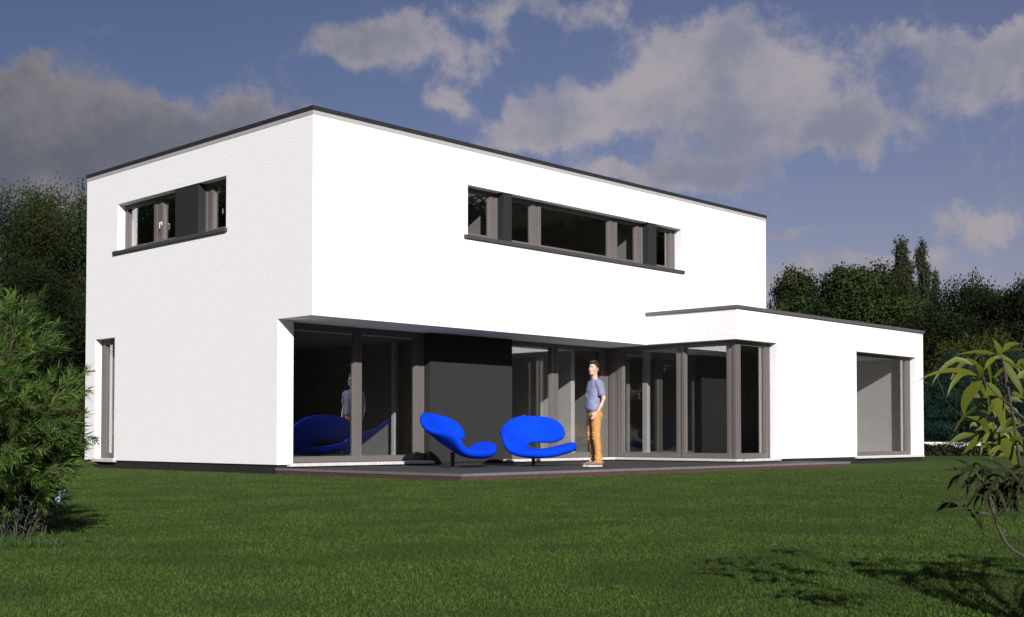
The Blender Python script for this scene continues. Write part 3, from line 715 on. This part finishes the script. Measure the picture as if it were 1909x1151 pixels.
tree('conifer', 'blue green conifer nearest the end wall of the wing', 'conifer', 1782, 38.6, 652, 'conifer', rz=.4, group=GC, wide=.9)
tree('conifer', 'blue green conifer behind the bamboo leaves at the right edge', 'conifer', 1878, 38.8, 640, 'conifer', rz=2.4, group=GC, wide=1.0)
# trees of the garden side that the windows mirror, all out of the picture
GM = 'trees beyond the open side of the lawn'
rt = random.Random(77)
for i in range(15):
    a = R_(98+i*6.3); dd = rt.uniform(34, 44)
    T = tree('tree', 'dark tree beyond the lawn mirrored in the front windows', 'round' if i % 2 else 'roundo', 0, 0, rz=rt.uniform(0, 6), group=GM,
             wide=1.35, xy=(6+math.sin(a)*dd, math.cos(a)*dd))
    T.scale *= rt.uniform(1.7, 2.1); T.location.z -= 1.9             # branches reach the ground
for i in range(12):
    a = R_(96+i*8.2); tree('shrub', 'dark shrub at the far edge of the lawn mirrored in the front windows', 'darkround', 0, 0, 480, 'shrub', rz=rt.uniform(0, 6), group='shrubs beyond the open side of the lawn',
         xy=(6+math.sin(a)*31, math.cos(a)*31)).scale = (.95, .95, .42)
for i in range(13):
    a = R_(196+i*5.6); dd = rt.uniform(62, 72)                        # added to cover bright horizon in the panes; shadows fall short of the garden
    tree('tree', 'dark tree added unseen behind the viewer, mirrored in the wing glazing', 'darkround' if i % 2 else 'wispyd', 0, 0, rz=rt.uniform(0, 6), group='unseen trees added behind the viewer',
         wide=1.4, xy=(6+math.sin(a)*dd, math.cos(a)*dd)).scale *= rt.uniform(1.15, 1.3)
for i in range(6):
    tree('tree', 'dark tree left of the garden mirrored in the side windows', 'wispyd', 0, 0, rz=rt.uniform(0, 6), group='trees beyond the side wall',
         wide=1.3, xy=(-14-i*2.4+rt.uniform(-1, 1), 37-i*5.0)).scale *= 1.7

# hedges and the low white wall at the end of the lawn
def strip_hedge(name, label, a, b, h, w, n, leaf, seed, size=.035):
    rng = np.random.default_rng(seed); a = np.array(a[:2]); b = np.array(b[:2]); L = np.linalg.norm(b-a); d = (b-a)/L; s = np.array([d[1], -d[0]])
    u = rng.random(n)*L; v = rng.uniform(-1, 1, n)*w; z = h*rng.random(n)**.6*(1+.12*np.sin(u*3.1)+.1*np.sin(u*7.7))
    P = np.c_[a[0]+d[0]*u+s[0]*v, a[1]+d[1]*u+s[1]*v, GZ+z]
    nr = rng.normal(size=(n, 3)); nr /= np.linalg.norm(nr, axis=1)[:, None]; t = np.cross(nr, rng.normal(size=(n, 3))); t /= np.linalg.norm(t, axis=1)[:, None]; bb = np.cross(nr, t)
    S = size*rng.uniform(.6, 1.5, (n, 1))
    V = np.stack([P-t*S, P+bb*S*.45, P+t*S, P-bb*S*.45], 1)
    o = link(name, npmesh(name, V.reshape(-1, 3), np.arange(n)[:, None]*4+np.array([[0, 1, 2, 3]])), LM[leaf]); tag(o, label, 'hedge')
strip_hedge('hedge', 'low clipped olive hedge at the end of the lawn under the conifers', at(1700, 814, 37.2), at(2150, 814, 37.2), .31, .35, 15000, 'olive', 3)
strip_hedge('hedge', 'low dark planting in front of the white wall left of the house', at(-150, 814, 33.5), at(190, 814, 33.5), .10, .3, 7000, 'dark', 4)
M['garden_wall'] = mat('white_garden_wall', (.72, .70, .68), .85, var=.1, vscale=5)
def low_wall(label, a, b, z1):
    a = Vector((a[0], a[1], 0)); b = Vector((b[0], b[1], 0)); L = (b-a).length
    o = boxes('garden_wall', [(0, L, -.1, .1, -.3, z1-.06), (-.02, L+.02, -.13, .13, z1-.06, z1)], M['garden_wall'], None, .006)
    o.location = a; o.rotation_euler = (0, 0, math.atan2(b.y-a.y, b.x-a.x)); tag(o, label, 'wall')
low_wall('low white garden wall behind the hedge right of the wing', at(1715, 814, 37.95), at(1856, 814, 37.95), .27)
low_wall('low white garden wall glimpsed between the bush and the house', at(60, 814, 34.4), at(190, 814, 34.4), .01)

# ------------------------------------------------------------ feathery bush in the left foreground
LM['feather'] = leaf_mat('feathery_leaves', (.050, .105, .018), (.150, .255, .050), .40, .5, .2, c3=(.045, .085, .020), nsc=5.0)
LM['lance'] = leaf_mat('blue_green_leaves', (.014, .034, .020), (.036, .072, .046), .2, .5, .3)
M['twig'] = mat('brown_twig', (.10, .065, .045), .85, var=.3, vscale=30)
def needle_leaves(P, D, L, W, rng):
    """narrow pointed leaves: base P, direction D, length L, width W -> verts, faces (two quads folded along the midrib)"""
    n = len(P); side = np.cross(D, rng.normal(size=(n, 3))); side /= np.linalg.norm(side, axis=1)[:, None]
    up = np.cross(side, D)
    L = L[:, None]; W = W[:, None]
    mid = P + D*L*.45 + up*L*.03; tip = P + D*L - up*L*.06 - np.array([0, 0, 1])*L*.06
    V = np.stack([P, mid+side*W-up*W*.35, tip, mid-side*W-up*W*.35, mid], 1)
    F = (np.arange(n)[:, None, None]*5 + np.array([[[0, 1, 2, 4], [0, 4, 2, 3]]])).reshape(-1, 4)
    return V.reshape(-1, 3), F
def bezier(a, b, c, n):
    t = np.linspace(0, 1, n)[:, None]; return (1-t)**2*a + 2*t*(1-t)*b + t*t*c
def feathery():
    rng = np.random.default_rng(12)
    base = at(-25, 814, 7.5); base[2] = GZ
    root = thing('bush', 'feathery bright green bush with narrow leaves in the left foreground', 'bush', base)
    sv, sf = [], []; LP, LD, LL, LW = [], [], [], []
    tips = []
    for (x, y, d) in ((128, 636, 7.3), (182, 716, 7.25), (192, 797, 7.2), (168, 858, 7.1), (150, 700, 7.7), (110, 600, 7.6), (62, 566, 7.5), (20, 572, 7.4), (-40, 560, 7.5), (95, 660, 7.9),
                      (140, 760, 7.0), (118, 800, 6.9), (60, 700, 6.8), (20, 760, 6.8), (90, 740, 6.7), (130, 880, 7.0), (60, 860, 6.8), (10, 640, 6.9), (40, 820, 6.6), (-30, 700, 6.7),
                      (-90, 620, 7.2), (-130, 740, 7.0), (-70, 800, 6.9), (-10, 880, 6.8), (70, 625, 7.0), (155, 830, 7.4), (100, 890, 7.4), (-60, 660, 7.9), (30, 700, 8.1), (80, 770, 8.0)):
        tips.append(at(x - 58*max(0, min(1, (x+60)/170)), y+8, d))
    for i, T in enumerate(tips):
        hz = T[2]-GZ; s0 = base + np.array([rng.uniform(-.12, .12), rng.uniform(-.12, .12), rng.uniform(.02, .2)])
        m = base*.55+T*.45; m[2] = GZ + hz*(.62 + rng.uniform(0, .18))
        B = bezier(s0, m, T, 16); r = np.linspace(.016, .003, 16)
        tube_geo(list(B), list(r), 6, sv, sf)
        for j in range(2, 16):
            nb = 3 if j < 8 else 2
            for q in range(nb if j > 3 else 1):
                tg = B[min(j+1, 15)]-B[j-1]; tg /= np.linalg.norm(tg)
                off = rng.normal(size=3); off -= tg*off.dot(tg); off /= np.linalg.norm(off)
                dr = tg*.8 + off*.75 + np.array([0, 0, .12]); dr /= np.linalg.norm(dr)
                l = rng.uniform(.14, .32)*(1 if j < 14 else .6)
                S = bezier(B[j], B[j]+dr*l*.5, B[j]+dr*l+tg*l*.25-np.array([0, 0, .22*l]), 7)
                tube_geo(list(S), [.0032, .003, .0026, .0022, .0018, .0014, .001], 4, sv, sf)
                nl = int(l*300); f = rng.random(nl)**.8; k = np.minimum((f*6).astype(int), 5)
                P = S[k] + (S[k+1]-S[k])*((f*6-k)[:, None]); ax = (S[k+1]-S[k]); ax /= np.linalg.norm(ax, axis=1)[:, None]
                o = rng.normal(size=(nl, 3)); o -= ax*np.sum(o*ax, 1)[:, None]; o /= np.linalg.norm(o, axis=1)[:, None]
                D = ax*.85 + o*rng.uniform(.35, .75, (nl, 1)); D /= np.linalg.norm(D, axis=1)[:, None]
                LP.append(P); LD.append(D); LL.append(rng.uniform(.045, .085, nl)); LW.append(rng.uniform(.0022, .0040, nl))
    V, F = needle_leaves(np.vstack(LP)-base, np.vstack(LD), np.hstack(LL), np.hstack(LW), rng)
    link('foliage', npmesh('foliage', V, F), LM['feather'], root)
    link('stem', pymesh('stem', [np.array(v)-base for v in sv], sf, True), M['twig'], root)
feathery()
def small_plant(label, x, d, h, wid, nst, seed, flowers=()):
    rng = np.random.default_rng(seed); base = at(x, 814, d); base[2] = GZ
    root = thing('flower_plant', label, 'plant', base); sv, sf = [], []; LP, LD, LL, LW = [], [], [], []
    for i in range(nst):
        a = rng.uniform(0, 6.28); q = rng.random()**.5*wid
        T = np.array([math.cos(a)*q, math.sin(a)*q, h*rng.uniform(.6, 1)]); s0 = np.array([T[0]*.35, T[1]*.35, -.01])
        B = bezier(s0, np.array([T[0]*.5, T[1]*.5, T[2]*.6]), T, 8); tube_geo(list(B), list(np.linspace(.004, .0015, 8)), 4, sv, sf)
        n = 26; f = rng.uniform(.15, 1, n); k = np.minimum((f*7).astype(int), 6); P = B[k]+(B[k+1]-B[k])*((f*7-k)[:, None])
        D = rng.normal(size=(n, 3))+np.array([0, 0, .7]); D /= np.linalg.norm(D, axis=1)[:, None]
        LP.append(P); LD.append(D); LL.append(rng.uniform(.03, .07, n)); LW.append(rng.uniform(.004, .008, n))
    V, F = needle_leaves(np.vstack(LP), np.vstack(LD), np.hstack(LL), np.hstack(LW), rng)
    link('foliage', npmesh('foliage', V, F), LM['lance'], root); link('stem', pymesh('stem', sv, sf, True), M['twig'], root)
    fm = mat('pale_blue_petal', (.30, .38, .62), .6)
    for (fx, fy, fd) in flowers:
        c = at(fx, fy, fd)-base; v, f = [], []
        for k in range(6):
            a = k*math.pi/3; u = np.array([math.cos(a), 0, math.sin(a)]); w = np.array([-math.sin(a), 0, math.cos(a)]); b = len(v)
            v += [c, c+(u*.6+w*.45)*.018+np.array([0, -.004, 0]), c+u*.022+np.array([0, -.002, 0]), c+(u*.6-w*.45)*.018+np.array([0, -.004, 0])]; f.append((b, b+1, b+2, b+3))
        link('flower', pymesh('flower', v, f), fm, root)
        sv2, sf2 = tube_geo([np.array([c[0]*.6, c[1]*.6, 0]), c*.8, c], [.003, .002, .0015], 4); link('flower_stem', pymesh('flower_stem', sv2, sf2), M['twig'], root)
small_plant('low blue green plant with two pale blue flowers under the feathery bush', 25, 7.15, .34, .34, 46, 5, [(112, 919, 7.2), (107, 931, 7.15), (118, 912, 7.25)])
def tufts():
    rng = np.random.default_rng(6); n = 1500
    d = rng.uniform(6.6, 7.4, n); x = rng.uniform(-60, 130, n)
    keep = rng.random(n) < np.clip(1.25-np.abs(x-60)/120, 0, 1); d = d[keep]; x = x[keep]; n = len(d)
    P = np.array([at(a, 814, b) for a, b in zip(x, d)]); P[:, 2] = GZ-.005
    D = np.c_[rng.normal(size=(n, 2))*.28, np.ones(n)]; D /= np.linalg.norm(D, axis=1)[:, None]
    V, F = needle_leaves(P, D, rng.uniform(.03, .085, n), rng.uniform(.0015, .003, n), rng)
    o = link('grass_tuft', npmesh('grass_tuft', V, F), leaf_mat('tuft_blade', (.022, .055, .010), (.055, .11, .022), .25)); tag(o, 'longer unmown grass at the foot of the feathery bush', 'grass', kind='stuff')
    # bare soil under it
    c = at(0, 814, 7.0); v = [(c[0], c[1], GZ+.012)]; f = []
    for k in range(24):
        a = k*math.pi/12; r = .42*(1+.2*math.sin(3*a+1)+.08*math.sin(7*a)); v.append((c[0]+(RT[0]*math.cos(a)*r+FW[0]*math.sin(a)*r*.6), c[1]+(RT[1]*math.cos(a)*r+FW[1]*math.sin(a)*r*.6), GZ+.004))
    for k in range(24): f.append((0, 1+k, 1+(k+1) % 24))
    o = link('soil', pymesh('soil', v, f), mat('brown_soil', (.06, .038, .024), .95, var=.5, vscale=30, bump=.8, bscale=60)); o['kind'] = 'structure'
tufts()

# ------------------------------------------------------------ lance-leaved plant in the right foreground
LM['bamboo'] = leaf_mat('yellow_green_blade', (.075, .095, .011), (.130, .150, .019), .36, .45, .25)
LM['shadeleaf'] = leaf_mat('shade_dark_leaf', (.010, .015, .006), (.024, .026, .010), .12, .6, .1)  # shadow on the lower leaves, put into their colour
def blade(pts, width, V, F, fold=.18, n=11):
    """one lance leaf along a curved midrib, folded lengthwise"""
    C = catmull(pts, n); view = FW
    for i in range(n):
        t = i/(n-1); tg = C[min(i+1, n-1)]-C[max(i-1, 0)]; tg = tg/np.linalg.norm(tg)
        sd_ = np.cross(tg, view); sd_ = sd_/np.linalg.norm(sd_); nn = np.cross(sd_, tg)
        w = width*.5*(math.sin(math.pi*min(1, t*.97+.03)**.68)**1.15*.92 if 0 < t < 1 else .02)
        V += [C[i]-sd_*w+nn*w*fold, C[i], C[i]+sd_*w+nn*w*fold]
        if i:
            b = len(V)-6; F += [(b, b+1, b+4, b+3), (b+1, b+2, b+5, b+4)]
def crop_pt(q, d, sc, x0, y0): return at(x0+q[0]/sc, y0+q[1]/sc, d)
def right_plant():
    rr = random.Random(4); D0 = 3.75
    base = at(1975, 814, D0); base[2] = GZ
    root = thing('sapling', 'lance leaved yellow green plant reaching in from the right edge', 'plant', base)
    A = [([(520, 355), (430, 305), (300, 290), (150, 320), (20, 388)], 36), ([(635, 165), (550, 150), (460, 150), (310, 178)], 28), ([(684, 185), (665, 120), (615, 38)], 46),
         ([(700, 152), (750, 95), (842, 86)], 46), ([(700, 155), (790, 130), (900, 132)], 26), ([(640, 195), (590, 232), (552, 292)], 40), ([(541, 346), (530, 295), (486, 245)], 60),
         ([(541, 368), (450, 460), (405, 560), (398, 650)], 84), ([(556, 383), (640, 480), (690, 640), (708, 810)], 96), ([(700, 210), (770, 320), (830, 430), (850, 500)], 56),
         ([(815, 352), (860, 312), (940, 300)], 46), ([(638, 768), (720, 860), (775, 960), (800, 1062)], 100), ([(556, 775), (470, 850), (380, 942)], 54), ([(492, 765), (370, 800), (245, 885)], 46),
         ([(590, 742), (530, 670), (408, 645)], 50), ([(630, 550), (600, 590), (578, 632)], 46), ([(735, 470), (715, 520), (690, 575)], 46), ([(690, 868), (630, 900), (575, 937)], 36),
         ([(740, 578), (790, 600), (835, 648)], 36), ([(768, 460), (820, 485), (870, 505)], 40), ([(745, 830), (800, 812), (880, 810)], 40), ([(410, 480), (380, 530), (345, 580)], 30),
         ([(590, 770), (560, 720), (570, 640)], 34), ([(640, 690), (625, 720), (620, 765)], 40), ([(500, 720), (470, 700), (440, 735)], 26)]
    V, F = [], []
    for pts, w in A:
        d0 = D0+rr.uniform(-.14, .14); dd = rr.uniform(-.10, .06); n = len(pts)
        blade([crop_pt(q, d0+dd*i/(n-1), 4.11, 1700, 620) for i, q in enumerate(pts)], w*1.15/4.11/F_*D0, V, F)
    for i in range(34):                                                # smaller leaves further back on the same twigs
        c = at(rr.uniform(1812, 1935), rr.uniform(675, 860), D0+rr.uniform(.1, .45)); a = rr.uniform(0, 6.28); l = rr.uniform(.07, .15)
        o = RT*math.cos(a)+np.array([FW[0], FW[1], 0])*math.sin(a)
        blade([c, c+o*l*.4+np.array([0, 0, l*.15]), c+o*l*.8-np.array([0, 0, l*.15]), c+o*l-np.array([0, 0, l*.5])], rr.uniform(.013, .024), V, F, n=7)
    # the bulk of the plant, beyond the right edge of the picture
    rng = np.random.default_rng(9)
    nodes = []
    for i in range(34):
        c = base + RT*rng.uniform(.25, 1.3) + np.array([FW[0], FW[1], 0])*rng.uniform(-.55, .5); c[2] = GZ + rng.uniform(.30, 1.15); nodes.append(c)
        for k in range(7):
            a = rng.uniform(0, 6.28); o = np.array([math.cos(a), math.sin(a), 0]); l = rng.uniform(.12, .22)
            blade([c, c+o*l*.4+np.array([0, 0, l*.18]), c+o*l*.8+np.array([0, 0, -.02]), c+o*l-np.array([0, 0, l*.45])], rng.uniform(.016, .034), V, F, n=7)
    link('foliage', pymesh('foliage', [np.array(v)-base for v in V], F, True), LM['bamboo'], root)
    sv, sf = [], []
    st = lambda L, r: tube_geo([np.array(p) for p in L], list(np.linspace(r, r*.55, len(L))), 7, sv, sf)
    c4_ = lambda L, d: [crop_pt(q, d, 4.11, 1700, 620) for q in L]
    st(c4_([(690, 180), (705, 260), (716, 340), (718, 430)], D0), .0035); st(c4_([(860, 662), (800, 610), (735, 545), (640, 470), (556, 372)], D0), .004)
    st(c4_([(872, 700), (800, 730), (715, 762), (640, 770)], D0), .004); st(c4_([(541, 350), (560, 365)], D0), .004)
    st([base, at(1950, 1010, D0), at(1903, 880, D0), at(1895, 815, D0), at(1880, 730, D0), at(1874, 690, D0)], .0065)
    st([at(1912, 900, D0), at(1925, 800, D0), at(1935, 720, D0)], .006)
    for c in nodes:
        m = (base+c)/2 + np.array([0, 0, .15]); st(list(bezier(base+np.array([0, 0, .05]), m, c, 6)), .005)
    link('stem', pymesh('stem', [np.array(v)-base for v in sv], sf, True), M['bark'], root)
    # lower part of the plant on the bent grey stem, shadow put into its leaf colour
    D1 = 3.55; b2 = at(1990, 814, D1); b2[2] = GZ
    r2 = thing('shrub', 'lower leaves of the yellow green plant on a bent grey stem, shade put into their colour', 'shrub', b2)
    B = [([(432, 132), (370, 85), (290, 58)], 22), ([(642, 116), (550, 72), (430, 64)], 24), ([(430, 128), (310, 125), (188, 146)], 26), ([(342, 168), (285, 215), (240, 277)], 46),
         ([(445, 186), (385, 218), (335, 272)], 46), ([(382, 196), (388, 260), (378, 332)], 28), ([(462, 188), (452, 270), (460, 356)], 32), ([(545, 258), (515, 320), (500, 414)], 44),
         ([(318, 380), (225, 382), (145, 442)], 48), ([(340, 386), (385, 378), (392, 328)], 22), ([(402, 430), (465, 500), (490, 560), (500, 625)], 30), ([(622, 235), (608, 310), (628, 384)], 54),
         ([(692, 216), (692, 300), (680, 452)], 46), ([(722, 320), (712, 430), (708, 522)], 42), ([(472, 98), (490, 140), (490, 192)], 36), ([(560, 160), (500, 120), (450, 96)], 40),
         ([(600, 180), (570, 230), (520, 270)], 40), ([(650, 170), (700, 190), (760, 200)], 44), ([(520, 170), (470, 180), (420, 215)], 36), ([(580, 340), (600, 380), (590, 440)], 36),
         ([(700, 140), (730, 110), (780, 120)], 36), ([(660, 250), (650, 320), (665, 390)], 40), ([(740, 210), (760, 280), (755, 360)], 44), ([(560, 200), (540, 250), (552, 300)], 36),
         ([(400, 130), (355, 140), (330, 175)], 34)]
    V, F = [], []
    for pts, w in B:
        d0 = D1+rr.uniform(-.12, .12); n = len(pts)
        blade([crop_pt(q, d0+rr.uniform(-.05, .05)*i/(n-1), 3.703, 1700, 840) for i, q in enumerate(pts)], w/3.703/F_*D1, V, F)
    for i in range(46):                                                # crowded small leaves of the lower part's upper right
        q = (rng.uniform(430, 900), rng.uniform(110, 330)); c = crop_pt(q, D1+rng.uniform(-.12, .15), 3.703, 1700, 840)
        a = rng.uniform(0, 6.28); o = RT*math.cos(a)+np.array([FW[0], FW[1], 0])*math.sin(a)*.6; l = rng.uniform(.05, .11)
        blade([c, c+o*l*.45+np.array([0, 0, l*.1]), c+o*l*.8-np.array([0, 0, l*.25]), c+o*l-np.array([0, 0, l*.6])], rng.uniform(.008, .015), V, F, n=7)
    link('foliage', pymesh('foliage', [np.array(v)-b2 for v in V], F, True), LM['shadeleaf'], r2)
    sv, sf = [], []
    s3 = lambda L: [crop_pt(q, D1, 3.703, 1700, 840) for q in L]
    st(s3([(1010, 900), (774, 732), (700, 690), (650, 640), (590, 520), (570, 430), (540, 318)]), .0058)
    st(s3([(545, 440), (430, 428), (320, 382)]), .004); st(s3([(590, 480), (540, 380), (525, 300), (510, 262)]), .005); st(s3([(590, 445), (640, 400), (680, 330), (722, 240), (700, 150)]), .006)
    st(s3([(540, 318), (500, 250), (460, 180), (432, 130)]), .004); st(s3([(600, 380), (615, 320), (620, 240), (600, 170)]), .004)
    link('stem', pymesh('stem', [np.array(v)-b2 for v in sv], sf, True), M['bark'], r2)
right_plant()
